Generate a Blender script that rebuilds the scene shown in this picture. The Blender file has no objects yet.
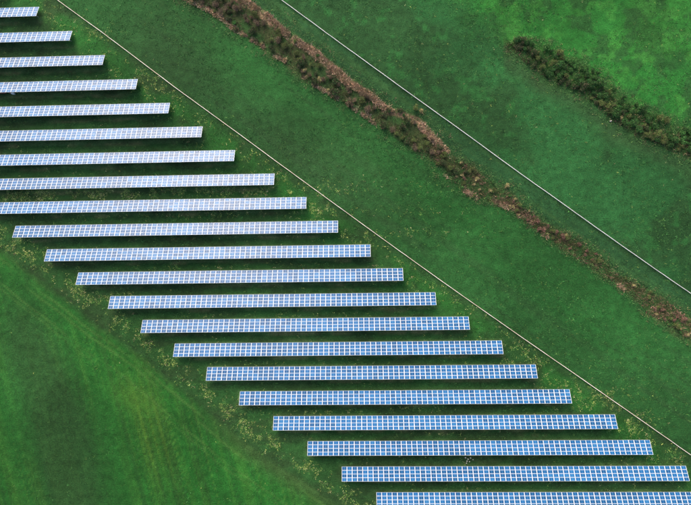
import bpy, math, random
import numpy as np
from mathutils import Matrix, Vector
random.seed(7); rng = np.random.default_rng(7)
S = bpy.context.scene; C = S.collection
PI = math.pi

# ------------------------------------------------------------ camera
CAM_H = 150.0; F = 460.0; PW, PH = 691.0, 505.0
def rotm(rx, ry, rz):
    return (Matrix.Rotation(rz, 3, 'Z') @ Matrix.Rotation(ry, 3, 'Y') @ Matrix.Rotation(rx, 3, 'X'))
CM = rotm(math.radians(1.64), math.radians(1.50), math.radians(-0.78))
cam_d = bpy.data.cameras.new('camera'); cam = bpy.data.objects.new('camera', cam_d); C.objects.link(cam)
cam.matrix_world = Matrix.Translation((0, 0, CAM_H)) @ CM.to_4x4()
cam_d.sensor_width = 36; cam_d.lens = F / PW * 36; cam_d.clip_end = 12000; cam_d.clip_start = 1
S.camera = cam

# ------------------------------------------------------------ sky, sun, exposure
SUN_AZ, SUN_EL = math.radians(-20), math.radians(35)      # azimuth from +Y towards +X
w = bpy.data.worlds.new('World'); S.world = w; w.use_nodes = True
nt = w.node_tree; nt.nodes.clear()
sky = nt.nodes.new('ShaderNodeTexSky'); sky.sky_type = 'NISHITA'; sky.sun_disc = False
sky.sun_elevation = SUN_EL; sky.sun_rotation = SUN_AZ
sky.air_density = 1.0; sky.dust_density = 7.0; sky.ozone_density = 1.0
bg = nt.nodes.new('ShaderNodeBackground'); bg.inputs['Strength'].default_value = 0.15
wo = nt.nodes.new('ShaderNodeOutputWorld')
nt.links.new(sky.outputs[0], bg.inputs[0]); nt.links.new(bg.outputs[0], wo.inputs[0])
sd = bpy.data.lights.new('sun', 'SUN'); sd.energy = 0.52; sd.angle = math.radians(36); sd.color = (1.0, 0.95, 0.87)
so = bpy.data.objects.new('sun', sd); C.objects.link(so)
sdir = Vector((math.cos(SUN_EL) * math.sin(SUN_AZ), math.cos(SUN_EL) * math.cos(SUN_AZ), math.sin(SUN_EL)))
so.rotation_euler = sdir.to_track_quat('Z', 'Y').to_euler(); so.location = sdir * 300
S.view_settings.view_transform = 'Standard'; S.view_settings.look = 'None'
S.view_settings.gamma = 1; S.view_settings.exposure = 0.80; S.view_settings.use_curve_mapping = False

# ------------------------------------------------------------ helpers
CMn = np.array(CM)
def at(px, py, z=0.0):
    """ground point seen at a measured photo position"""
    d = CM @ Vector((px - PW / 2, -(py - PH / 2), -F))
    k = (z - CAM_H) / d.z
    return np.array([d.x * k, d.y * k])
def pix(P):
    d = (np.asarray(P, float) - np.array([0, 0, CAM_H])) @ CMn
    return PW / 2 + F * d[..., 0] / -d[..., 2], PH / 2 - F * d[..., 1] / -d[..., 2]

class VNoise:
    def __init__(s, seed): s.t = np.random.default_rng(seed).random((256, 256))
    def __call__(s, x, y):
        xi = np.floor(x).astype(int); yi = np.floor(y).astype(int); fx = x - xi; fy = y - yi
        fx = fx * fx * (3 - 2 * fx); fy = fy * fy * (3 - 2 * fy); t = s.t
        a = t[xi & 255, yi & 255]; b = t[(xi + 1) & 255, yi & 255]; c = t[xi & 255, (yi + 1) & 255]; d = t[(xi + 1) & 255, (yi + 1) & 255]
        return (a * (1 - fx) + b * fx) * (1 - fy) + (c * (1 - fx) + d * fx) * fy
N1, N2, N3 = VNoise(1), VNoise(2), VNoise(3)
def fbm(n, x, y, o=4):
    s = 0; a = .5; tot = 0
    for k in range(o):
        s = s + a * n(x + 17.3 * k, y - 9.1 * k); tot += a; a *= .5; x = x * 2.03; y = y * 2.03
    return s / tot
def sstep(a, b, x): t = np.clip((x - a) / (b - a), 0, 1); return t * t * (3 - 2 * t)

def mat(name, col, rough=.8, metal=0, spec=.5):
    m = bpy.data.materials.new(name); m.use_nodes = True
    b = m.node_tree.nodes['Principled BSDF']
    b.inputs['Base Color'].default_value = (*col, 1); b.inputs['Roughness'].default_value = rough
    b.inputs['Metallic'].default_value = metal; b.inputs['Specular IOR Level'].default_value = spec
    return m, m.node_tree, b
def noise_mat(name, c1, c2, scale, rough=.8, bump=0, spec=.4, coord='Object'):
    m, t, b = mat(name, c1, rough, 0, spec)
    tc = t.nodes.new('ShaderNodeTexCoord'); nz = t.nodes.new('ShaderNodeTexNoise')
    nz.inputs['Scale'].default_value = scale; nz.inputs['Detail'].default_value = 5
    t.links.new(tc.outputs[coord], nz.inputs['Vector'])
    r = t.nodes.new('ShaderNodeValToRGB'); r.color_ramp.elements[0].position = .35; r.color_ramp.elements[1].position = .65
    r.color_ramp.elements[0].color = (*c1, 1); r.color_ramp.elements[1].color = (*c2, 1)
    t.links.new(nz.outputs['Fac'], r.inputs['Fac']); t.links.new(r.outputs['Color'], b.inputs['Base Color'])
    if bump:
        bp = t.nodes.new('ShaderNodeBump'); bp.inputs['Strength'].default_value = bump
        t.links.new(nz.outputs['Fac'], bp.inputs['Height']); t.links.new(bp.outputs['Normal'], b.inputs['Normal'])
    return m

def mesh_np(name, V, Fq, mats, midx=None, cols=None, uv=None, smooth=False):
    me = bpy.data.meshes.new(name)
    V = np.asarray(V, np.float32); Fq = np.asarray(Fq, np.int32); n = Fq.shape[1]
    me.vertices.add(len(V)); me.vertices.foreach_set('co', V.ravel())
    me.loops.add(Fq.size); me.loops.foreach_set('vertex_index', Fq.ravel())
    me.polygons.add(len(Fq)); me.polygons.foreach_set('loop_start', np.arange(0, Fq.size, n, dtype=np.int32))
    me.polygons.foreach_set('loop_total', np.full(len(Fq), n, np.int32))
    if not isinstance(mats, (list, tuple)): mats = [mats]
    for m in mats: me.materials.append(m)
    if midx is not None: me.polygons.foreach_set('material_index', np.asarray(midx, np.int32))
    if smooth: me.polygons.foreach_set('use_smooth', np.ones(len(Fq), bool))
    me.update(calc_edges=True)
    if cols is not None:
        a = me.color_attributes.new('tint', 'FLOAT_COLOR', 'POINT')
        c = np.ones((len(V), 4), np.float32); c[:, :3] = cols; a.data.foreach_set('color', c.ravel())
    if uv is not None:
        u = me.uv_layers.new(name='uv'); u.data.foreach_set('uv', np.asarray(uv, np.float32).ravel())
    return me
def tag(o, label=None, cat=None, group=None, kind=None):
    if label: o['label'] = label
    if cat: o['category'] = cat
    if group: o['group'] = group
    if kind: o['kind'] = kind
    return o
def link(name, data, parent=None, loc=None):
    o = bpy.data.objects.new(name, data); C.objects.link(o)
    if parent: o.parent = parent
    if loc is not None: o.location = loc
    return o
class MB:
    def __init__(s): s.v = []; s.f = []; s.m = []
    def box(s, x0, x1, y0, y1, z0, z1, mi=0, M=None):
        p = [Vector(q) for q in ((x0,y0,z0),(x1,y0,z0),(x1,y1,z0),(x0,y1,z0),(x0,y0,z1),(x1,y0,z1),(x1,y1,z1),(x0,y1,z1))]
        if M: p = [M @ q for q in p]
        b = len(s.v); s.v += [tuple(q) for q in p]
        for q in ((0,3,2,1),(4,5,6,7),(0,1,5,4),(1,2,6,5),(2,3,7,6),(3,0,4,7)): s.f.append([b + k for k in q]); s.m.append(mi)
    def mesh(s, name, mats): return mesh_np(name, s.v, s.f, mats, s.m)

# ------------------------------------------------------------ measured lines (ground metres)
def line(pts, z=0): return np.array([at(x, y, z) for x, y in pts])
fence1 = line([(-60, -86), (57.3, 0), (104, 33.9), (140, 61), (180, 91.1), (232.5, 129.2), (286, 168.5), (340, 207.8), (391.3, 245), (455, 290.5), (520, 336), (576.5, 375), (635, 415.8), (691, 455), (790, 524)], .3)
fence2 = line([(190, -70), (281.5, 0), (340, 42.9), (400, 86.5), (460, 129.5), (520, 173.3), (575, 212.3), (628, 250), (691, 293.5), (780, 355)], .3)
hl = line([(150,-26),(190,2),(212,13),(225,21),(233,30),(255,43),(267,53),(283,61),(300,76),(313,85),(335,98),(352,108),(369,120),(384,130),(399,142),(421,153),(431,160),(443,172),(455,185),(473,196),(486,202),(508,208),(527,223),(539,232),(562,248),(578,258),(593,268),(600,277),(616,284),(635,298),(648,313),(674,330),(691,341),(720,358)])
hu = line([(215,-26),(247,0),(258,8),(268,14),(280,26),(298,40),(308,46),(318,52),(328,62),(338,70),(350,81),(360,88),(375,96),(389,109),(405,112),(420,120),(433,134),(440,142),(452,156),(473,167),(488,179),(500,185),(512,194),(524,206),(540,221),(559,231),(580,241),(590,247),(600,255),(614,272),(640,285),(663,298),(691,319),(730,350)])
h2l = line([(504,48),(516,58),(530,68),(550,82),(575,92),(597,108),(612,121),(637,136),(665,149),(691,160),(730,182)])
h2u = line([(512,40),(530,42),(545,47),(575,60),(597,72),(620,95),(645,111),(665,119),(691,132),(730,155)])
border = line([(-60, 205), (0, 247), (45, 282), (100, 325), (140, 352), (190, 395), (245, 440), (300, 478), (345, 508), (400, 548)])
def dist_poly(P, L):
    """signed distance to a polyline (positive on the upper right side), plus run length"""
    best = np.full(len(P), 1e9); sg = np.zeros(len(P)); run = np.zeros(len(P)); acc = 0
    for a, b in zip(L[:-1], L[1:]):
        d = b - a; ln = np.hypot(*d); t = np.clip(((P - a) @ d) / ln**2, 0, 1)
        q = a + t[:, None] * d; r = P - q; ds = np.hypot(r[:, 0], r[:, 1])
        side = np.sign(d[0] * (P[:, 1] - a[1]) - d[1] * (P[:, 0] - a[0])); m = ds < best
        best[m] = ds[m]; sg[m] = side[m]; run[m] = acc + t[m] * ln; acc += ln
    return best * sg, run
def ext(L):
    a = L[0] + (L[0] - L[1]) / np.hypot(*(L[0] - L[1])) * 4000; b = L[-1] + (L[-1] - L[-2]) / np.hypot(*(L[-1] - L[-2])) * 4000
    return np.vstack([a, L, b])

# solar rows: ground y of the low edge, right end x, left end x, columns
PITCH = 1.674
ROWS = [(96.7,-117.0,None,63),(88.16,-105.43,None,63),(79.64,-94.12,None,63),(71.21,-83.07,None,63),(62.87,-71.97,None,63),(54.65,-61.19,None,63),(46.54,-50.34,None,63),(38.5,-39.65,None,63),
        (30.5,-26.69,None,63),(22.6,-16.31,None,63),(14.72,-6.12,-112.95,63),(6.8,4.27,-102.31,63),(-0.99,14.6,-91.81,63),(-8.88,24.92,-81.14,63),(-16.77,35.35,-70.44,63),(-24.53,45.73,-59.85,63),
        (-32.22,56.28,-49.23,63),(-40.11,66.73,-38.59,63),(-48.1,80.71,-27.75,65),(-56.11,91.28,-16.83,65),(-64.19,102.15,-5.97,65),(-72.3,113.4,4.95,65)]

# ------------------------------------------------------------ ground
def zone_fields(P):
    x, y = P[:, 0], P[:, 1]
    wob = (fbm(N2, x / 9, y / 9, 3) - .5)
    d1, _ = dist_poly(P, ext(fence1)); d2, _ = dist_poly(P, ext(fence2)); db, _ = dist_poly(P, ext(border))
    dl, _ = dist_poly(P, ext(hl)); du, _ = dist_poly(P, ext(hu))
    return d1, d2, db, dl, du, wob
def blob(P, px, py, rx, ry, ang=0):
    c = at(px, py); q = P - c; a = math.radians(ang); u = q[:, 0] * math.cos(a) + q[:, 1] * math.sin(a); v = -q[:, 0] * math.sin(a) + q[:, 1] * math.cos(a)
    return np.exp(-((u / rx)**2 + (v / ry)**2))
def ground_tint(P):
    x, y = P[:, 0], P[:, 1]
    d1, d2, db, dl, du, wob = zone_fields(P)
    n = len(P)
    def mix(c, col, m): return c + (np.array(col) - c) * m[:, None]
    c = np.tile(np.array([.034, .092, .036]), (n, 1))                       # array meadow
    # outer band beyond first fence
    m3 = sstep(-.2, .4, d1); c = mix(c, [.031, .102, .040], m3)
    m4 = sstep(-1.5, 1.5, du + wob * 3); c = mix(c, [.030, .085, .045], m4)
    m5 = sstep(-.3, .3, d2); c = mix(c, [.030, .080, .038], m5)
    # upper right pasture, brighter
    h2c = ext(np.vstack([at(330, -60), at(395, -20), at(450, 20), at(505, 46), h2l[3], h2l[6], h2l[9]]))
    dh, _ = dist_poly(P, h2c)
    m6 = sstep(-4, 10, dh + wob * 14); c = mix(c, [.030, .155, .040], m6 * .95)
    patch = fbm(N1, x / 16, y / 16, 5); c = mix(c, [.028, .075, .034], m6 * sstep(.48, .62, patch) * .8)
    c = mix(c, [.055, .20, .05], m6 * sstep(.60, .38, fbm(N3, x / 12 + 4, y / 12, 4)) * .35)
    c = mix(c, [.030, .085, .036], m6 * sstep(.52, .62, fbm(N2, x / 4.5, y / 4.5 + 7, 5)) * .75)
    c = mix(c, [.065, .23, .06], m6 * sstep(.55, .68, fbm(N3, x / 3.5 + 5, y / 3.5, 5)) * .6)
    c = mix(c, [.042, .17, .062], (1 - m6) * m5 * sstep(.56, .70, fbm(N3, x / 3 + 5, y / 3, 5)) * .5)
    c = mix(c, [.030, .115, .05], m5 * (1 - m6) * sstep(.45, .62, fbm(N1, x / 22 + 9, y / 22, 4)) * .8)
    # lower left field
    mf = sstep(.4, -.8, db + wob * 1.2); c = mix(c, [.025, .122, .030], mf)
    # mower streaks run down the field
    u = x * .965 + y * .262; v = -x * .262 + y * .965
    st = fbm(N1, u / 1.6, v / 60, 3); c = mix(c, [.050, .150, .036], mf * sstep(.50, .66, st) * .6)
    st3 = fbm(N3, u / .45 + 11, v / 38, 2); c = mix(c, [.075, .18, .045], mf * sstep(.66, .80, st3) * .7)
    st2 = fbm(N2, u / .7 + 40, v / 45, 2); c = mix(c, [.024, .070, .026], mf * sstep(.55, .75, st2) * .6)
    c = mix(c, [.032, .068, .034], mf * np.clip(blob(P, 55, 420, 9, 38, 12) + blob(P, 75, 470, 10, 24, 10) + .8 * blob(P, 20, 350, 9, 20, 10), 0, 1) * .78)
    ys = blob(P, 150, 430, 5, 17, 14) * (.35 + 1.0 * sstep(.42, .65, fbm(N3, u / .9, v / 40, 3)))
    c = mix(c, [.11, .18, .040], mf * np.clip(ys, 0, 1) * .75)
    c = mix(c, [.085, .15, .034], mf * np.clip(blob(P, 135, 398, 8, 4, -30), 0, 1) * .5)
    c = mix(c, [.028, .130, .036], mf * np.clip(blob(P, 60, 300, 22, 10, -38) + blob(P, 15, 420, 6, 20, 10) + blob(P, 115, 470, 7, 18, 12), 0, 1) * .5)
    c = mix(c, [.055, .082, .040], mf * np.clip(blob(P, 320, 490, 22, 5, -36) + .8 * blob(P, 250, 450, 18, 3.5, -36), 0, 1) * .8)
    # wheel tracks alongside the border
    for off, wd, s_ in ((-3.1, .35, .5), (-4.9, .35, .45), (-9.5, .25, .5), (-11.0, .25, .35), (-1.2, .5, .25)):
        k = np.exp(-((db - off + wob * 1.0) / wd)**2) * sstep(.35, .6, fbm(N3, x / 14 + off, y / 14, 2))
        c = mix(c, [.13, .20, .075], k * s_)
    k = np.exp(-((db + .4 + wob) / 1.3)**2); c = mix(c, [.034, .062, .032], k * .6)
    c = mix(c, [.16, .13, .09], np.clip(sum(a_ * blob(P, u_, v_, w_, .8) for u_, v_, w_, a_ in ((440, 433, 7, .7), (485, 461, 5, .6), (560, 478, 9, .5), (395, 310, 5, .6), (350, 290, 9, .4), (300, 340, 12, .35), (530, 435, 8, .4), (250, 245, 9, .35), (40, 95, 9, .4), (640, 462, 8, .4))), 0, 1) * sstep(.35, .6, fbm(N2, x / 1.8, y / 1.2, 3)))
    # between rows: tired brownish grass under the drip edges, shaded ground by the panels painted lighter to lift the shade
    inr = sstep(.5, -1, d1) * (1 - mf)
    for Y, xr, xl, nc in ROWS:
        if xl is None: xl = xr - nc * PITCH
        inx = sstep(xl - 2, xl + 1, x) * sstep(xr + 2, xr - 1, x)
        hi = Y - 4.0
        k = inx * sstep(hi - 1.5, hi - .6, y) * sstep(Y + .5, Y, y); c = mix(c, [.115, .165, .095], k * .85)
        k = inx * np.exp(-((y - (hi - 1.0)) / .6)**2) * sstep(.4, .65, fbm(N2, x / 5, y / 3, 3)); c = mix(c, [.26, .20, .14], k * .7)
    c = mix(c, [.036, .060, .032], inr * sstep(.42, .66, fbm(N1, x / 11, y / 3.5, 4)) * .7)
    c = mix(c, [.030, .125, .035], inr * np.clip(np.exp(-((d1 + 6) / 5)**2), 0, 1) * sstep(.35, .6, fbm(N3, x / 9, y / 9, 3)) * .9)
    c = mix(c, [.036, .066, .038], inr * np.exp(-((d1 + 1.2) / .9)**2) * .5)  # shade along the first fence put into the grass colour
    # zone between fence one and the hedge: long soft mowing lines along the fence
    z3 = m3 * (1 - m4)
    al = fbm(N2, d1 / 2.2, (x - y) / 70, 3); c = mix(c, [.040, .075, .042], z3 * sstep(.5, .7, al) * .45)
    c = mix(c, [.027, .125, .040], z3 * np.clip(blob(P, 240, 60, 26, 9, -38) + blob(P, 470, 220, 34, 9, -36) + blob(P, 600, 310, 30, 12, -36), 0, 1) * .6)
    c = mix(c, [.038, .072, .040], z3 * np.clip(blob(P, 170, 60, 20, 16, -38) + blob(P, 300, 160, 30, 12, -36), 0, 1) * .6)
    z4 = m4 * (1 - m5); al4 = fbm(N3, d2 / 1.1, (x - y) / 60 + 3, 3); c = mix(c, [.060, .120, .055], z4 * sstep(.52, .68, al4) * .55); c = mix(c, [.026, .055, .028], z4 * sstep(.48, .34, al4) * .5)
    c = mix(c, [.020, .050, .024], np.exp(-((d2 + .5) / .5)**2) * .5)  # second fence's shadow side darkened in the grass colour
    # soil and litter inside the hedge strips
    hs = sstep(-1.0, .8, dl + wob * 4) * sstep(1.0, -.8, du + wob * 4); c = mix(c, [.085, .075, .048], hs * (.35 + .5 * sstep(.4, .6, fbm(N1, x / 4, y / 4, 3))))
    xe = at(440, 142)[0]; k = sstep(-2.6, -1.7, du + wob * 2) * sstep(.5, -.3, du + wob * 2) * sstep(xe + 3, xe - 3, x) * sstep(.38, .5, fbm(N2, x / 6, y / 6, 3) + .06); c = mix(c, [.52, .25, .26], k * .85)
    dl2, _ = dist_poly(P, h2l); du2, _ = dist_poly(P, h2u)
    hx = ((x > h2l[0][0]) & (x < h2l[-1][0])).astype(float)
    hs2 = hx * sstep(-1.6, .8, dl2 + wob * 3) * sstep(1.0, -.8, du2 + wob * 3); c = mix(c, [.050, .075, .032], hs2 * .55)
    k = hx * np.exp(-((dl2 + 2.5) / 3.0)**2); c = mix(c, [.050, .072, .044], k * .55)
    # patchiness everywhere
    big = fbm(N1, x / 30 + 3, y / 30, 4); c = c * (.84 + .36 * sstep(.3, .7, big))[:, None]
    med = fbm(N2, x / 3.2, y / 3.2, 4); c = c * (.80 + .40 * med)[:, None]
    c = c * (np.array([.56, .76, .47]) * (1 + .02 * m3 + .0 * m5)[:, None] + np.array([0, .02, 0]) * mf[:, None])
    return np.clip(c, .01, 1)
def axis(lo, hi, step):
    core = np.arange(lo, hi + step, step); far = []; s, q = step, 0
    while q < 4200: s *= 1.35; q += s; far.append(q)
    far = np.array(far); return np.concatenate([lo - far[::-1], core, core[-1] + far])
gx = axis(-150, 150, .55); gy = axis(-108, 108, .55)
X, Y = np.meshgrid(gx, gy); P = np.stack([X.ravel(), Y.ravel()], 1)
Z = (fbm(N3, P[:, 0] / 1.7, P[:, 1] / 1.7, 3) - .5) * .16 + (fbm(N1, P[:, 0] / 20, P[:, 1] / 20, 2) - .5) * .3
nx, ny = len(gx), len(gy); idx = np.arange(nx * ny).reshape(ny, nx)
Fq = np.stack([idx[:-1, :-1], idx[:-1, 1:], idx[1:, 1:], idx[1:, :-1]], -1).reshape(-1, 4)
gm, t, b = mat('meadow_grass', (.03, .1, .04), .9, 0, .15)
at_n = t.nodes.new('ShaderNodeAttribute'); at_n.attribute_name = 'tint'
tc = t.nodes.new('ShaderNodeTexCoord')
def nz(scale, det, rough=.6):
    q = t.nodes.new('ShaderNodeTexNoise'); q.inputs['Scale'].default_value = scale; q.inputs['Detail'].default_value = det; q.inputs['Roughness'].default_value = rough
    t.links.new(tc.outputs['Object'], q.inputs['Vector']); return q
def mrange(src, a, b_, c, d):
    q = t.nodes.new('ShaderNodeMapRange'); t.links.new(src, q.inputs['Value'])
    for k, v in zip(('From Min', 'From Max', 'To Min', 'To Max'), (a, b_, c, d)): q.inputs[k].default_value = v
    return q.outputs['Result']
def mulc(c, f):
    q = t.nodes.new('ShaderNodeVectorMath'); q.operation = 'SCALE'; t.links.new(c, q.inputs[0]); t.links.new(f, q.inputs['Scale']); return q.outputs[0]
def mixc(c, f, col):
    q = t.nodes.new('ShaderNodeMix'); q.data_type = 'RGBA'; t.links.new(f, q.inputs[0]); t.links.new(c, q.inputs[6]); q.inputs[7].default_value = (*col, 1); return q.outputs[2]
n_f = nz(2.6, 6, .75); n_m = nz(.45, 5, .65); n_s = nz(1.1, 4, .6)
c = mulc(at_n.outputs['Color'], mrange(n_f.outputs['Fac'], .3, .7, .45, 1.6))
c = mulc(c, mrange(n_m.outputs['Fac'], .3, .7, .72, 1.3))
c = mixc(c, mrange(n_s.outputs['Fac'], .56, .70, 0, .4), (.040, .11, .025))
c = mixc(c, mrange(nz(1.7, 5, .7).outputs['Fac'], .60, .8, 0, .3), (.050, .070, .03))
t.links.new(c, b.inputs['Base Color'])
bp = t.nodes.new('ShaderNodeBump'); bp.inputs['Strength'].default_value = .8; bp.inputs['Distance'].default_value = .25
t.links.new(n_f.outputs['Fac'], bp.inputs['Height']); t.links.new(bp.outputs['Normal'], b.inputs['Normal'])
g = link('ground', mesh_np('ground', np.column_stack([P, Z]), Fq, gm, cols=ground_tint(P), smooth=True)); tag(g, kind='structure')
def gz(x, y):
    x = np.asarray(x, float); y = np.asarray(y, float)
    return (fbm(N3, x / 1.7, y / 1.7, 3) - .5) * .16 + (fbm(N1, x / 20, y / 20, 2) - .5) * .3

# ------------------------------------------------------------ solar arrays
alu = noise_mat('brushed_aluminium', (.60, .64, .69), (.68, .71, .75), 3, .5)
back = noise_mat('white_backsheet', (.52, .60, .70), (.60, .67, .75), 2, .35, spec=.5)
steel = noise_mat('galvanised_steel', (.34, .35, .36), (.48, .49, .50), 6, .5)
def cell_mat(name, dark, light):
    m, t, b = mat(name, dark, .20, 0, .22)
    uv = t.nodes.new('ShaderNodeUVMap'); uv.uv_map = 'uv'
    sp = t.nodes.new('ShaderNodeSeparateXYZ'); t.links.new(uv.outputs[0], sp.inputs[0])
    def M(op, a, b_=None, c_=None):
        q = t.nodes.new('ShaderNodeMath'); q.operation = op
        for k, v in enumerate((a, b_, c_)):
            if v is None: continue
            if isinstance(v, (int, float)): q.inputs[k].default_value = v
            else: t.links.new(v, q.inputs[k])
        return q.outputs[0]
    def grid(src, n, wd):
        f = M('FRACT', M('MULTIPLY', src, n)); return M('GREATER_THAN', M('ABSOLUTE', M('SUBTRACT', f, .5)), .5 - wd)
    gr = M('MAXIMUM', grid(sp.outputs[0], 10, .035), grid(sp.outputs[1], 6, .035))
    mid = M('LESS_THAN', M('ABSOLUTE', M('SUBTRACT', sp.outputs[0], .5)), .07)
    tc = t.nodes.new('ShaderNodeTexCoord'); nz_ = t.nodes.new('ShaderNodeTexNoise'); nz_.inputs['Scale'].default_value = 2.2; nz_.inputs['Detail'].default_value = 3
    geo = t.nodes.new('ShaderNodeNewGeometry'); t.links.new(geo.outputs['Position'], nz_.inputs['Vector'])
    mx = t.nodes.new('ShaderNodeMix'); mx.data_type = 'RGBA'; mx.inputs[6].default_value = (*dark, 1); mx.inputs[7].default_value = (*light, 1)
    t.links.new(nz_.outputs['Fac'], mx.inputs[0])
    m2 = t.nodes.new('ShaderNodeMix'); m2.data_type = 'RGBA'; m2.inputs[7].default_value = (.07, .22, .48, 1)
    t.links.new(M('MAXIMUM', gr, M('MULTIPLY', mid, .5)), m2.inputs[0]); t.links.new(mx.outputs[2], m2.inputs[6])
    t.links.new(m2.outputs[2], b.inputs['Base Color'])
    return m
cells = [cell_mat('blue_cells_deep', (.001, .042, .13), (.003, .062, .175)), cell_mat('blue_cells', (.002, .062, .18), (.005, .085, .24)),
         cell_mat('blue_cells_mid', (.004, .082, .23), (.009, .105, .29)), cell_mat('blue_cells_pale', (.010, .105, .27), (.018, .135, .33))]
TH = math.radians(21.5); SL = 4.30; HM = SL / 4
MW, MHt = PITCH - .02, HM - .02
def module_arrays(mi):
    """one panel, low edge at y=0, flat; frame, white backsheet margin, blue cells"""
    a, b_, th = MW, MHt, .04
    def ring(ix, iy, z): return [(ix, -iy, z), (a - ix, -iy, z), (a - ix, -b_ + iy, z), (ix, -b_ + iy, z)]
    v = ring(0, 0, -th) + ring(0, 0, 0) + ring(.035, .03, 0) + ring(.035, .03, -.006) + ring(.118, .060, -.006)
    f = [(0, 1, 2, 3)]; m = [0]
    for lo, hi, mm in ((0, 4, 0), (4, 8, 0), (8, 12, 0), (12, 16, 1)):
        for k in range(4):
            j = (k + 1) % 4; f.append((lo + j, lo + k, hi + k, hi + j)); m.append(mm)
    f.append((19, 18, 17, 16)); m.append(mi)
    uv = [[(0, 0)] * 4] * (len(f) - 1) + [[(0, 0), (1, 0), (1, 1), (0, 1)]]
    return np.array(v), np.array(f), np.array(m), np.array(uv, float)
slope = np.array(Matrix.Rotation(TH, 3, 'X'))          # local -y climbs: rotate so -y goes up
slope = np.array(Matrix.Rotation(-TH, 3, 'X'))
LOWZ = .8
mod_mesh = []
for k in range(4):
    v, f, m, uv = module_arrays(2)
    mod_mesh.append(mesh_np('solar_panel', v, f, [alu, back, cells[k]], m, uv=uv))
pick = lambda: random.choices(range(4), (3, 4, 4, 2))[0]
def module_matrix(c, r):
    base = Matrix.Translation((c * PITCH + .01, -r * HM * math.cos(TH), LOWZ + .12 + r * HM * math.sin(TH)))
    return base @ Matrix.Rotation(-TH + random.gauss(0, .0025), 4, 'X') @ Matrix.Rotation(random.gauss(0, .0025), 4, 'Y')
rail_y = [.35, 1.75, 2.55, 3.95]
def frame_mesh(n):
    mb = MB(); T = Matrix.Translation((0, 0, LOWZ + .07)) @ Matrix.Rotation(-TH, 4, 'X')
    for s in rail_y: mb.box(.05, n * PITCH - .05, -s - .04, -s + .04, -.07, 0, 0, T)
    for x in post_x(n): mb.box(x - .04, x + .04, -SL + .15, -.15, -.17, -.07, 0, T)
    return mb.mesh('support_frame', [steel])
def post_x(n): k = round(n * PITCH / 5.0); return [.8 + i * (n * PITCH - 1.6) / k for i in range(k + 1)]
def post_mesh(h):
    mb = MB(); mb.box(-.06, .06, -.05, -.035, -.3, h); mb.box(-.06, .06, .035, .05, -.3, h); mb.box(-.06, -.045, -.035, .035, -.3, h)
    return mb.mesh('post', [steel])
sf, sr = .75, 3.3
pm_f = post_mesh(LOWZ - .1 + sf * math.sin(TH) - .02); pm_r = post_mesh(LOWZ - .1 + sr * math.sin(TH) - .02)
fm = {n: frame_mesh(n) for n in (63, 65)}
ordn = ['', 'first', 'second', 'third', 'fourth', 'fifth', 'sixth', 'seventh', 'eighth', 'ninth', 'tenth', 'eleventh', 'twelfth', 'thirteenth', 'fourteenth', 'fifteenth', 'sixteenth', 'seventeenth', 'eighteenth', 'nineteenth', 'twentieth']
special = {1: 'shortest strip of pale solar panels in the top left corner, farthest row up', 2: 'second row of pale glaring solar panels from the top left corner, dark blue upper edge',
           5: 'fifth row of solar panels from the top, its right end bright white with sky glare',
           10: 'tenth row of blue solar panels down, the uppermost whose left end shows in full',
           21: 'lowest row of blue solar panels, half cut off by the bottom of the photo'}
for i, (Yr, xr, xl, n) in enumerate(ROWS):
    if xl is None: xl = xr - n * PITCH
    if i == 0: lab = 'row of solar panels just above the top left corner of the photo'
    elif i in special: lab = special[i]
    elif i < 10: lab = '%s row of tilted solar panels from the top, running out past the left edge' % ordn[i]
    elif i < 18: lab = '%s row of blue solar panels from the top, both ends free on the grass' % ordn[i]
    elif i < 21: lab = '%s row of blue solar panels from the top, one of the long lower rows' % ordn[i]
    root = tag(link('solar_array', None, loc=(xl, Yr, 0)), lab, 'solar array', 'parallel rows of ground mounted solar panels')
    root.scale.x = (xr - xl) / (n * PITCH)
    link('support_frame', fm[n], root)
    for x in post_x(n):
        link('post', pm_f, root, (x, -sf * math.cos(TH), 0)); link('post', pm_r, root, (x, -sr * math.cos(TH), 0))
    # the hundred panels that show largest are parts of their own
    sc = []
    for cc in range(n):
        for r in range(4):
            p = np.array([[xl + (cc + a) * PITCH, Yr - (r + q) * HM * math.cos(TH), LOWZ + (r + q) * HM * math.sin(TH)] for a, q in ((0, 0), (1, 0), (1, 1), (0, 1))])
            u, v_ = pix(p); ar = abs(.5 * np.sum(u * np.roll(v_, -1) - v_ * np.roll(u, -1)))
            inside = (u.mean() > 0) and (u.mean() < PW) and (v_.mean() > 0) and (v_.mean() < PH)
            sc.append((-(ar if inside else ar * .01), cc, r))
    order = sorted(sc); solo = {(q[1], q[2]) for q in order[:100]}
    Vs, Fs, Ms, Us, off = [], [], [], [], 0
    glare_wts = [random.choice(((6,4,2,0),(4,5,3,1),(2,4,5,2),(1,3,5,5),(4,4,3,1))) for _ in range(8)]  # paler stretches of a row put uneven glare into the cell colour
    cuts = sorted(random.sample(range(6, n - 4), 5))
    for cc in range(n):
        for r in range(4):
            M = module_matrix(cc, r); k = random.choices(range(4), glare_wts[sum(cc >= q for q in cuts)])[0]
            if (cc, r) in solo:
                o = link('solar_panel', mod_mesh[k], root); o.matrix_local = M
            else:
                v, f, m, uv = module_arrays(2 + k); Mn = np.array(M)
                Vs.append(v @ Mn[:3, :3].T + Mn[:3, 3]); Fs.append(f + off); Ms.append(m); Us.append(uv.reshape(-1, 2)); off += len(v)
    if Vs:
        o = link('solar_panels', mesh_np('solar_panels', np.vstack(Vs), np.vstack(Fs), [alu, back] + cells, np.concatenate(Ms), uv=np.vstack(Us)), root)
        o['kind'] = 'stuff'

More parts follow.
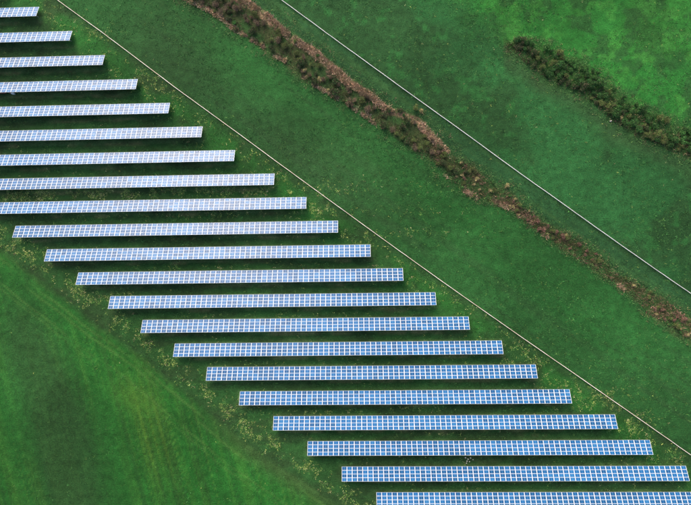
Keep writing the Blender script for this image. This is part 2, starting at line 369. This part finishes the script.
# white cabinet and red pipe under the fourth row
cab = tag(link('electrical_cabinet', None, loc=(*at(14.7, 94.3), 0)), 'small white electrical cabinet beneath the high edge of the fourth row at far left', 'cabinet')
wp = noise_mat('white_cabinet_paint', (.68, .74, .74), (.78, .82, .82), 2, .4)
mb = MB(); mb.box(-.42, .42, -.26, .26, .2, 1.12); mb.box(-.46, .46, -.3, .3, 1.12, 1.17); link('body', mb.mesh('body', [wp]), cab)
mb = MB(); mb.box(-.36, .36, -.285, -.26, .26, 1.06); link('door', mb.mesh('door', [wp]), cab)
for sx in (-.3, .3):
    mb = MB(); mb.box(sx - .04, sx + .04, -.2, .2, -.2, .2); link('leg', mb.mesh('leg', [steel]), cab)
rp = noise_mat('red_brown_paint', (.38, .12, .09), (.5, .2, .16), 3, .6)
def tube(name, pts, r, m, parent=None, seg=8):
    V, Fc = [], []
    pts = [Vector(p) for p in pts]
    for i, p in enumerate(pts):
        d = (pts[min(i + 1, len(pts) - 1)] - pts[max(i - 1, 0)]).normalized(); a = d.orthogonal().normalized(); b_ = d.cross(a)
        for k in range(seg): q = p + r * (math.cos(k * 2 * PI / seg) * a + math.sin(k * 2 * PI / seg) * b_); V.append(tuple(q))
    for i in range(len(pts) - 1):
        for k in range(seg): j = (k + 1) % seg; Fc.append((i * seg + k, i * seg + j, (i + 1) * seg + j, (i + 1) * seg + k))
    return link(name, mesh_np(name, V, Fc, m, smooth=True), parent)
a, b_ = at(-4, 93.5), at(7.2, 93.4); o = tube('pipe', [(*a, .35), (*((a + b_) / 2), .3), (*b_, .35)], .12, rp); tag(o, 'longer dull red pipe lying below the fourth row, running out at the left edge', 'pipe', 'dull red pipes under the fourth row')
a, b_ = at(9.7, 93.4), at(13.4, 93.3); o = tube('pipe', [(*a, .35), (*((a + b_) / 2), .3), (*b_, .35)], .12, rp); tag(o, 'shorter dull red pipe ending at the white cabinet under the fourth row', 'pipe', 'dull red pipes under the fourth row')

# ------------------------------------------------------------ low pale fences
fw = noise_mat('weathered_white_board', (.56, .47, .36), (.80, .76, .68), .25, .7)
fw2 = noise_mat('white_board', (.66, .66, .63), (.82, .82, .80), .25, .6)
def resample(L, step):
    out = []; acc = 0
    seg = np.hypot(*(L[1:] - L[:-1]).T); tot = seg.sum(); cum = np.concatenate([[0], np.cumsum(seg)])
    n = int(tot / step)
    for k in range(n + 1):
        s_ = k * tot / n; i = min(np.searchsorted(cum, s_, 'right') - 1, len(L) - 2); out.append(L[i] + (L[i + 1] - L[i]) * (s_ - cum[i]) / seg[i])
    return np.array(out)
def sweep(L, y0, y1, z0, z1, name, m, parent, zfn):
    V, Fc = [], []
    for i, p in enumerate(L):
        d = L[min(i + 1, len(L) - 1)] - L[max(i - 1, 0)]; d = d / np.hypot(*d); nn = np.array([-d[1], d[0]]); z = zfn[i]
        for yy, zz in ((y0, z0), (y1, z0), (y1, z1), (y0, z1)): V.append((*(p + nn * yy), z + zz))
    for i in range(len(L) - 1):
        for k in range(4): j = (k + 1) % 4; Fc.append((i * 4 + k, (i + 1) * 4 + k, (i + 1) * 4 + j, i * 4 + j))
    e = (len(L) - 1) * 4; Fc += [(0, 1, 2, 3), (e + 3, e + 2, e + 1, e)]
    return link(name, mesh_np(name, V, Fc, m), parent)
def fence(L, label, m, wcap):
    p0 = resample(L, 2.9); z = gz(p0[:, 0], p0[:, 1]); h = .34
    root = tag(link('fence', None, loc=(0, 0, 0)), label, 'fence', 'low pale fences running diagonally across the meadow')
    base = p0[0]; root.location = (*base, 0); q = p0 - base
    q = q + rng.normal(0, .015, q.shape)
    sweep(q, -wcap / 2, wcap / 2, h, h + .04, 'cap_rail', m, root, z)
    sweep(q, -.07, -.04, .12, h - .01, 'board', m, root, z)
    mb = MB(); mb.box(-.04, .04, -.038, .04, -.3, h - .003); pm = mb.mesh('post', [m])
    show = []
    for k, pp in enumerate(p0):
        u, v_ = pix([*pp, .3]); show.append((abs(u - PW / 2) > PW / 2 or abs(v_ - PH / 2) > PH / 2, k))
    for k in [k for _, k in sorted(show)][:100]:
        d = q[min(k + 1, len(q) - 1)] - q[max(k - 1, 0)]
        o = link('post', pm, root, (*q[k], z[k])); o.rotation_euler.z = math.atan2(d[1], d[0])
fence(fence1, 'long low pale fence running diagonally just past the right ends of the solar rows', fw, .18)
fence(fence2, 'low white fence beyond the brown hedgerow, the upper right of the two thin lines', fw2, .14)

# ------------------------------------------------------------ vegetation
lm, t, b = mat('leaves_and_twigs', (.05, .1, .03), .75, 0, .2)
an = t.nodes.new('ShaderNodeAttribute'); an.attribute_name = 'tint'
n1 = t.nodes.new('ShaderNodeTexNoise'); n1.inputs['Scale'].default_value = 1.3; n1.inputs['Detail'].default_value = 3
tcn = t.nodes.new('ShaderNodeTexCoord'); t.links.new(tcn.outputs['Object'], n1.inputs['Vector'])
mr = t.nodes.new('ShaderNodeMapRange'); mr.inputs['From Min'].default_value = .3; mr.inputs['From Max'].default_value = .7; mr.inputs['To Min'].default_value = .75; mr.inputs['To Max'].default_value = 1.25
t.links.new(n1.outputs['Fac'], mr.inputs['Value'])
vm = t.nodes.new('ShaderNodeVectorMath'); vm.operation = 'SCALE'; t.links.new(an.outputs['Color'], vm.inputs[0]); t.links.new(mr.outputs['Result'], vm.inputs['Scale'])
t.links.new(vm.outputs[0], b.inputs['Base Color'])

def leaf_quads(C0, size, up=.3, aspect=.6):
    """small leaf faces at the centres C0, random facing"""
    n = len(C0); nrm = rng.normal(0, 1, (n, 3)); nrm[:, 2] = np.abs(nrm[:, 2]) + up; nrm /= np.linalg.norm(nrm, axis=1)[:, None]
    a = np.cross(nrm, rng.normal(0, 1, (n, 3))); a /= np.linalg.norm(a, axis=1)[:, None] + 1e-9; b = np.cross(nrm, a)
    s = (size * rng.uniform(.6, 1.4, n))[:, None]
    V = np.stack([C0 - a * s, C0 + b * s * aspect, C0 + a * s, C0 - b * s * aspect], 1).reshape(-1, 3)
    return V, np.arange(4 * n).reshape(n, 4)
def blades(B, T, wd):
    """upright tapering blades or twigs from B to T"""
    n = len(B); d = T - B; a = np.cross(d, rng.normal(0, 1, (n, 3))); a /= np.linalg.norm(a, axis=1)[:, None] + 1e-9
    wd = np.broadcast_to(wd, (n,))[:, None]
    V = np.stack([B - a * wd, B + a * wd, T + a * wd * .3, T - a * wd * .3], 1).reshape(-1, 3)
    return V, np.arange(4 * n).reshape(n, 4)
def pal(cols, wts, n, jit=.2):
    c = np.array(cols)[rng.choice(len(cols), n, p=np.array(wts) / sum(wts))]; return c * np.exp(rng.normal(0, jit * 1.1, (n, 1)))
def q4(c): return np.repeat(c, 4, 0)

KINDS = { # radius, height, leaves, leaf size, palette, weights, twigs, twig palette
 'brown':  (1.5, 2.3, 520, .085, [(.17,.11,.085),(.25,.17,.12),(.09,.06,.048),(.09,.13,.04)], (3,2,2,2), 260, [(.42,.30,.22),(.20,.14,.10)]),
 'olive':  (1.6, 2.5, 900, .10, [(.10,.16,.040),(.07,.115,.035),(.16,.20,.06),(.15,.11,.065)], (4,3,2,1), 150, [(.30,.23,.15),(.15,.11,.08)]),
 'dark':   (1.7, 2.4, 900, .11, [(.032,.072,.022),(.055,.10,.034),(.11,.075,.055)], (4,2,2), 120, [(.06,.045,.035)]),
 'tan':    (1.2, 1.6, 420, .085, [(.46,.38,.19),(.30,.32,.11),(.22,.22,.08),(.50,.36,.24)], (2,3,3,1), 220, [(.55,.42,.28),(.36,.28,.18)]),
 'red':    (1.25, 1.5, 520, .085, [(.22,.11,.095),(.33,.18,.14),(.12,.07,.06),(.12,.15,.05)], (3,2,3,2), 260, [(.36,.22,.17),(.20,.12,.10)]),
 'lush':   (1.5, 1.7, 900, .10, [(.045,.15,.035),(.07,.20,.045),(.03,.10,.028),(.10,.16,.05)], (4,3,3,1), 40, [(.12,.11,.07)]),
 'green':  (1.7, 2.4, 950, .115, [(.035,.12,.030),(.028,.09,.024),(.07,.17,.035),(.06,.07,.035)], (4,4,1,1), 60, [(.10,.08,.055)]),
}
def bush_meshes(kind):
    R_, Hh, nl, ls, pc, wt, ntw, tp = KINDS[kind]
    nlobe = random.randint(4, 6); lob = []
    for k in range(nlobe):
        a = random.uniform(0, 2 * PI); r = random.uniform(.25, .62) * R_; lob.append((r * math.cos(a), r * math.sin(a), random.uniform(.45, .78) * Hh, random.uniform(.35, .62) * R_))
    lob = np.array(lob); li = rng.integers(0, nlobe, nl); d = rng.normal(0, 1, (nl, 3)); d /= np.linalg.norm(d, axis=1)[:, None]
    rad = rng.uniform(.35, 1.12, nl)**.6; Cn = lob[li, :3] + d * (lob[li, 3] * rad)[:, None] * np.array([1, 1, .8]); Cn[:, 2] = np.maximum(Cn[:, 2], .15)
    tone = np.array([random.uniform(.6, 1.35) for _ in range(nlobe)])[li]
    V, Fc = leaf_quads(Cn, ls * 1.25); cols = pal(pc, wt, nl) * tone[:, None]
    fo = mesh_np('foliage', V, Fc, lm, cols=q4(cols))
    # stems rise from the base, fork into twigs
    B = np.zeros((ntw, 3)); B[:, :2] = rng.normal(0, .16 * R_, (ntw, 2)); T = np.zeros((ntw, 3)); li = rng.integers(0, nlobe, ntw)
    T[:] = lob[li, :3] + rng.normal(0, .42 * R_, (ntw, 3)) * np.array([1, 1, .45]); T[:, 2] = np.clip(T[:, 2] * 1.15, .4, Hh * 1.08)
    half = ntw // 3; B[half:] = B[half:] * .35 + T[half:] * .6 + rng.normal(0, .12, (ntw - half, 3)); B[half:, 2] = T[half:, 2] * .55
    wd = np.where(np.arange(ntw) < half, .035, .018)
    V, Fc = blades(B, T, wd); st = mesh_np('branches', V, Fc, lm, cols=q4(pal(tp, [1] * len(tp), ntw)))
    return fo, st
PROTO = {k: [bush_meshes(k) for _ in range(3)] for k in KINDS}
def shrub(p, kind, sc, label, group):
    fo, st = random.choice(PROTO[kind])
    root = tag(link('shrub', None, loc=(p[0], p[1], float(gz(p[0], p[1])))), label, 'shrub', group)
    root.rotation_euler.z = random.uniform(0, 2 * PI); root.scale = (sc, sc, sc * random.uniform(.8, 1.15))
    link('foliage', fo, root); link('branches', st, root)
def between(La, Lb, s, t_):
    """point at run fraction s along the strip, t_ across it"""
    def on(L):
        seg = np.hypot(*(L[1:] - L[:-1]).T); cum = np.concatenate([[0], np.cumsum(seg)]); x = s * cum[-1]
        i = min(np.searchsorted(cum, x, 'right') - 1, len(L) - 2); return L[i] + (L[i + 1] - L[i]) * (x - cum[i]) / seg[i]
    a, b_ = on(La), on(Lb); return a + (b_ - a) * t_
LAB = {'brown': 'leafless brown shrub in the wide upper part of the hedgerow between the two fences',
       'olive': 'olive green shrub in the hedgerow between the two fences',
       'dark': 'very dark shrub in the hedgerow between the two fences',
       'tan': 'straw coloured shrub on the hedgerow between the two fences',
       'red': 'reddish brown shrub in the thin lower part of the hedgerow between the two fences'}
LAB['lush'] = 'bright green shrub in the hedgerow between the two fences'
GRP = {k: k + ' shrubs in the hedgerow between the fences' for k in LAB}
placed = []
def far_enough(p, d): return all((p[0] - q[0])**2 + (p[1] - q[1])**2 > d * d for q in placed)
for _ in range(1400):
    s_ = random.random(); t_ = random.uniform(.04, .98); p = between(hl, hu, s_, t_); u, v_ = pix([p[0], p[1], 0])
    if 519 < u < 527 or 602 < u < 612: continue
    if u < 395: kind = random.choices(('brown', 'olive', 'dark'), ((4, 4, 2) if t_ > .4 else (4, 2, 5)))[0]; t_lim = .76 if random.random() < .7 else .98
    elif u < 440: kind = random.choices(('dark', 'olive', 'brown'), (4, 3, 3))[0]; t_lim = .98
    elif u < 515: kind = random.choices(('tan', 'olive', 'red', 'dark'), (4, 4, 3, 1))[0]; t_lim = .98
    else: kind = random.choices(('red', 'olive', 'tan'), (7, 3, 1))[0]; t_lim = .98
    if t_ > t_lim: continue
    if u > 440 and fbm(N1, np.array([p[0] / 5.]), np.array([p[1] / 5.]), 2)[0] < .47: continue
    if u < 300 and t_ < .62 and kind == 'olive' and random.random() < .3: kind = 'brown'
    sc = random.uniform(.5, 1.0) * (.8 if u > 440 else 1)
    if t_ < .14 or t_ > .85:
        sc *= .62; kind = random.choices(('tan', 'lush', kind), (2, 4, 4))[0]
    if not far_enough(p, 2.1 * sc): continue
    placed.append(p)
    shrub(p, kind, sc, LAB[kind], GRP[kind])
    if len(placed) > 185: break
OWN = {(415, 108): 'olive shrub standing clear of the brown hedgerow towards the second fence', (421, 112): 'small straw coloured shrub beside the lone olive one just off the brown hedgerow',
       (633, 286): 'yellowish shrub in the lower right end of the hedgerow, brighter than its reddish neighbours', (506, 186): 'pale straw coloured shrub at the outer edge of the hedgerow near its middle',
       (454, 171): 'dark shrub low on the hedgerow where its wide upper part ends'}
for (px, py, kind, sc) in ((305, 72, 'tan', .7), (320, 80, 'tan', .8), (415, 108, 'olive', .8), (421, 112, 'tan', .8), (633, 286, 'tan', .6), (506, 186, 'tan', .8), (454, 171, 'dark', .8)):
    p = at(px, py); shrub(p, kind, sc, OWN.get((px, py), LAB[kind]), GRP[kind])
placed2 = len(placed); placed = []
LAB2 = {'lush': 'bright green low shrub along the upper side of the upper right hedgerow', 'dark': 'very dark shrub in the hedgerow across the upper right corner', 'green': 'green leafy shrub in the hedgerow across the upper right corner', 'olive': 'olive tinted shrub in the hedgerow across the upper right corner', 'tan': 'straw coloured shrub on the upper right hedgerow'}
for _ in range(900):
    s_ = random.random(); t_ = random.uniform(.12, .98); p = between(h2l, h2u, s_, t_)
    if fbm(N2, np.array([p[0] / 4.]), np.array([p[1] / 4.]), 2)[0] < .33: continue
    kind = random.choices(('dark', 'green', 'olive', 'tan'), (3.5, 7, 3, .5))[0] if s_ > .25 else random.choices(('dark', 'green', 'olive'), (5, 4, 1))[0]
    if t_ > .52 and s_ > .12: kind = random.choices(('lush', 'green', 'olive', 'tan'), (6, 3, 1.5, .4))[0]  # darker kinds low, brighter above: hedge's shadow side put into leaf colour
    sc = random.uniform(.45, 1.05)
    if not far_enough(p, 2.0 * sc): continue
    placed.append(p); shrub(p, kind, sc, LAB2[kind], kind + ' shrubs in the upper right hedgerow')

# undergrowth in the hedge strips, one mass
def scatter_strip(La, Lb, n, lo, hi, gate=None):
    out = []
    while len(out) < n:
        s_ = random.random(); p = between(La, Lb, s_, random.uniform(lo, hi)); u, v_ = pix([p[0], p[1], 0])
        if gate and not gate(u, p): continue
        out.append(p)
    return np.array(out)
def tuft_field(name, P2, col_pal, wts, hgt, wd, per, spread, jit=.25, lean=.35):
    n = len(P2) * per; B = np.repeat(P2, per, 0) + rng.normal(0, spread, (n, 2)); z = gz(B[:, 0], B[:, 1])
    B3 = np.column_stack([B, z - .03]); h = hgt * rng.uniform(.5, 1.3, n)
    T = B3 + np.column_stack([rng.normal(0, lean, n) * h, rng.normal(0, lean, n) * h, h])
    V, Fc = blades(B3, T, wd * rng.uniform(.6, 1.4, n)); tone = np.repeat(pal(col_pal, wts, len(P2), jit), per, 0) * rng.uniform(.8, 1.2, (n, 1))
    return link(name, mesh_np(name, V, Fc, lm, cols=q4(tone)))
# pale pinkish reeds along the upper right side of the hedge
def pink_gate(u, p):
    if u > 392 and u < 418: return False
    k = fbm(N2, np.array([p[0] / 5]), np.array([p[1] / 5]), 3)[0]
    return k + random.gauss(0, .05) > (.42 if u < 395 else .44 if u < 450 else .58)
Pk = scatter_strip(hl, hu, 3400, .80, 1.02, lambda u, p: u < 450 and pink_gate(u, p))
Pk = np.vstack([Pk, scatter_strip(hl, hu, 1100, -.04, .10, lambda u, p: fbm(N3, np.array([p[0] / 4]), np.array([p[1] / 4]), 2)[0] > (.48 if u < 400 else .68))])
Pr = scatter_strip(hl, hu, 900, .0, 1.0, lambda u, p: u > 430 and pink_gate(u, p))
o = tuft_field('dead_stems', Pr, [(.30,.17,.14),(.22,.12,.10),(.40,.26,.19),(.16,.17,.06)], (4,4,1.5,2), .5, .045, 7, .3, jit=.35, lean=.7)
tag(o, 'reddish brown dead stems in the thin lower part of the hedgerow', 'dead stems', kind='stuff')
o = tuft_field('dry_reeds', Pk, [(.60,.42,.31),(.46,.31,.22),(.80,.60,.44),(.24,.17,.10),(.14,.20,.07)], (4,4,2,3,3), .6, .05, 9, .22, jit=.35, lean=.6)
tag(o, 'pinkish tan dry reeds edging the brown hedgerow between the fences', 'reeds', kind='stuff')
Pu = np.vstack([scatter_strip(hl, hu, 3000, .02, .98), scatter_strip(h2l, h2u, 1300, .0, .75)])
o = tuft_field('undergrowth', Pu, [(.17,.115,.085),(.085,.12,.040),(.26,.18,.12),(.06,.07,.035)], (4,3,2,2), .6, .045, 6, .35)
tag(o, 'tangled brown and green undergrowth filling the hedgerows', 'undergrowth', kind='stuff')

# meadow tufts: scattered over the whole grassland
def keep(P2, dens): return P2[rng.random(len(P2)) < dens]
U0 = np.column_stack([rng.uniform(-135, 140, 110000), rng.uniform(-95, 100, 110000)])
d1, d2, db, dl, du, wob = zone_fields(U0)
field = db < -.5
dn = np.where(field, .05, .40) * sstep(.3, .6, fbm(N1, U0[:, 0] / 8, U0[:, 1] / 8, 4)) * 1.2
G = keep(U0, dn)
o = tuft_field('grass', G, [(.045,.15,.04),(.06,.20,.05),(.03,.085,.03),(.10,.20,.05)], (4,3,4,2), .17, .055, 5, .2, lean=1.3)
tag(o, 'short green grass tufts over the whole meadow', 'grass', kind='stuff')
def fleck_field(name, P2, col_pal, wts, size, per, spread, hgt, jit=.25):
    n = len(P2) * per; B = np.repeat(P2, per, 0) + rng.normal(0, spread, (n, 2))
    C3 = np.column_stack([B, gz(B[:, 0], B[:, 1]) + hgt * rng.uniform(.3, 1.2, n)])
    V, Fc = leaf_quads(C3, size, up=1.2, aspect=.8); tone = np.repeat(pal(col_pal, wts, len(P2), jit), per, 0) * rng.uniform(.75, 1.25, (n, 1))
    return link(name, mesh_np(name, V, Fc, lm, cols=q4(tone)))
d1g, d2g, dbg = zone_fields(G)[:3]
Gl = keep(G, .08 + .30 * (d2g > 0) + .25 * (d1g < 0))
o = fleck_field('clover_patches', Gl, [(.060,.20,.060),(.11,.26,.08),(.04,.14,.045)], (4,2,4), .075, 5, .26, .14)
tag(o, 'lighter green clover flecks scattered through the meadow', 'clover', kind='stuff')
# pale weeds: dense along the field border, the row ends and some alleys
U1 = np.column_stack([rng.uniform(-135, 140, 420000), rng.uniform(-95, 100, 420000)])
d1, d2, db, dl, du, wob = zone_fields(U1); nn = fbm(N3, U1[:, 0] / 2.4, U1[:, 1] / 2.4, 5)
rag = sstep(.48, .60, nn)
rag2 = sstep(.42, .62, nn)
dw = .6 * rag2 * np.exp(-((db - 3.8) / 2.4)**2) + .06 * rag2 * (db > 2) * (d1 < -1) * sstep(.45, .6, fbm(N1, U1[:, 0] / 12, U1[:, 1] / 5, 3)) + .22 * rag * sstep(-14, -4, d1) * sstep(0, -2, d1) * (db > 2)
for px, py, rx, ry, s_ in ((90, 192, 36, 1.3, .5), (60, 197, 26, 1.2, .4), (205, 190, 40, 1.0, .35), (290, 190, 9, 2, .5), (318, 207, 5, 4, .5), (200, 268, 18, 1.0, .3), (300, 315, 30, .8, .15), (325, 412, 14, .8, .45), (115, 302, 7, 3, .5),
                       (630, 424, 6, 4, .6), (592, 393, 9, 3, .5), (420, 408, 8, .9, .3), (440, 433, 10, 1.0, .4), (100, 215, 14, .8, .25), (60, 188, 60, 2.0, .35), (150, 194, 60, 1.8, .35), (60, 214, 50, .9, .25), (250, 214, 60, 1.2, .2), (330, 235, 40, 1.2, .2), (28, 150, 8, 1, .25), (100, 34, 5, 3, .25), (150, 85, 5, 5, .2), (520, 357, 6, 4, .35), (395, 307, 6, .7, .4), (570, 480, 20, 1, .25), (220, 365, 30, 1, .15), (10, 240, 3, 3, .5), (25, 248, 5, 3, .5)):
    dw += s_ * blob(U1, px, py, rx, ry) * sstep(.42, .55, nn)
dw += .0015 * (d1 > 0) * sstep(.45, .6, nn) + .008 * (d2 > .5) * sstep(.45, .6, nn) + .010 * ((d2 < 0) & (du > 0)) * sstep(.42, .6, nn) + .0006 * (db < 0)
Wd = keep(U1, np.clip(dw, 0, .8))
o = fleck_field('weeds', Wd, [(.48,.54,.15),(.30,.44,.11),(.62,.62,.30),(.13,.30,.06),(.46,.38,.20)], (4,4,1.5,6,1), .07, 5, .2, .2)
tag(o, 'pale yellow green weeds dotted along the array margins and alleys', 'weeds', kind='stuff')

Pv = np.vstack([scatter_strip(hl, hu, 2600, -.35, .25), scatter_strip(hl, hu, 2600, .80, 1.40), scatter_strip(h2l, h2u, 1500, .6, 1.30), scatter_strip(h2l, h2u, 1000, -.3, .25)])
o = fleck_field('rank_grass', Pv, [(.045,.13,.035),(.08,.17,.05),(.03,.085,.028),(.16,.17,.07),(.17,.11,.075)], (4,3,4,.7,.6), .10, 7, .4, .35)
tag(o, 'rank mixed grass fading out from both edges of the hedgerows', 'long grass', kind='stuff')
# small pale stones and dead clumps
stone = noise_mat('pale_stone', (.42, .38, .33), (.66, .62, .56), 3, .8, .3)
def rock(name, r):
    V = []; Fc = []; n, m_ = 7, 5
    for i in range(m_ + 1):
        for k in range(n):
            th = PI * i / m_; ph = 2 * PI * k / n; rr = r * random.uniform(.8, 1.15)
            V.append((rr * math.sin(th) * math.cos(ph), rr * math.sin(th) * math.sin(ph) * .8, rr * math.cos(th) * .6))
    for i in range(m_):
        for k in range(n): j = (k + 1) % n; Fc.append((i * n + k, (i + 1) * n + k, (i + 1) * n + j, i * n + j))
    return mesh_np(name, V, Fc, stone)
rk = [rock('stone', .3) for _ in range(3)]
for px, py, s_, lab in ((465.5, 457.5, 1, 'pale stone in the rubble heap below the third row from the bottom'), (468, 459, .9, None), (467, 461, .8, None), (470.5, 457.8, .9, None), (466.5, 463, .7, None), (469.5, 461.5, .7, None), (473, 459.5, .7, None)):
    p = at(px, py); o = link('stone', random.choice(rk), loc=(*p, .05)); o.scale = (s_,) * 3; o.rotation_euler.z = random.random() * 6
    tag(o, 'pale stone in the small rubble heap between two lower solar rows', 'stone', 'stones of the small rubble heap')
p = at(610.5, 121.3); o = link('stone', rk[0], loc=(*p, .15)); o.scale = (1.5, 1.2, 1.2); tag(o, 'single whitish stone at the lower edge of the upper right hedgerow', 'stone')
print('objects', len(bpy.data.objects), 'hedge', placed2, len(placed), 'weeds', len(Wd), 'grass', len(G))
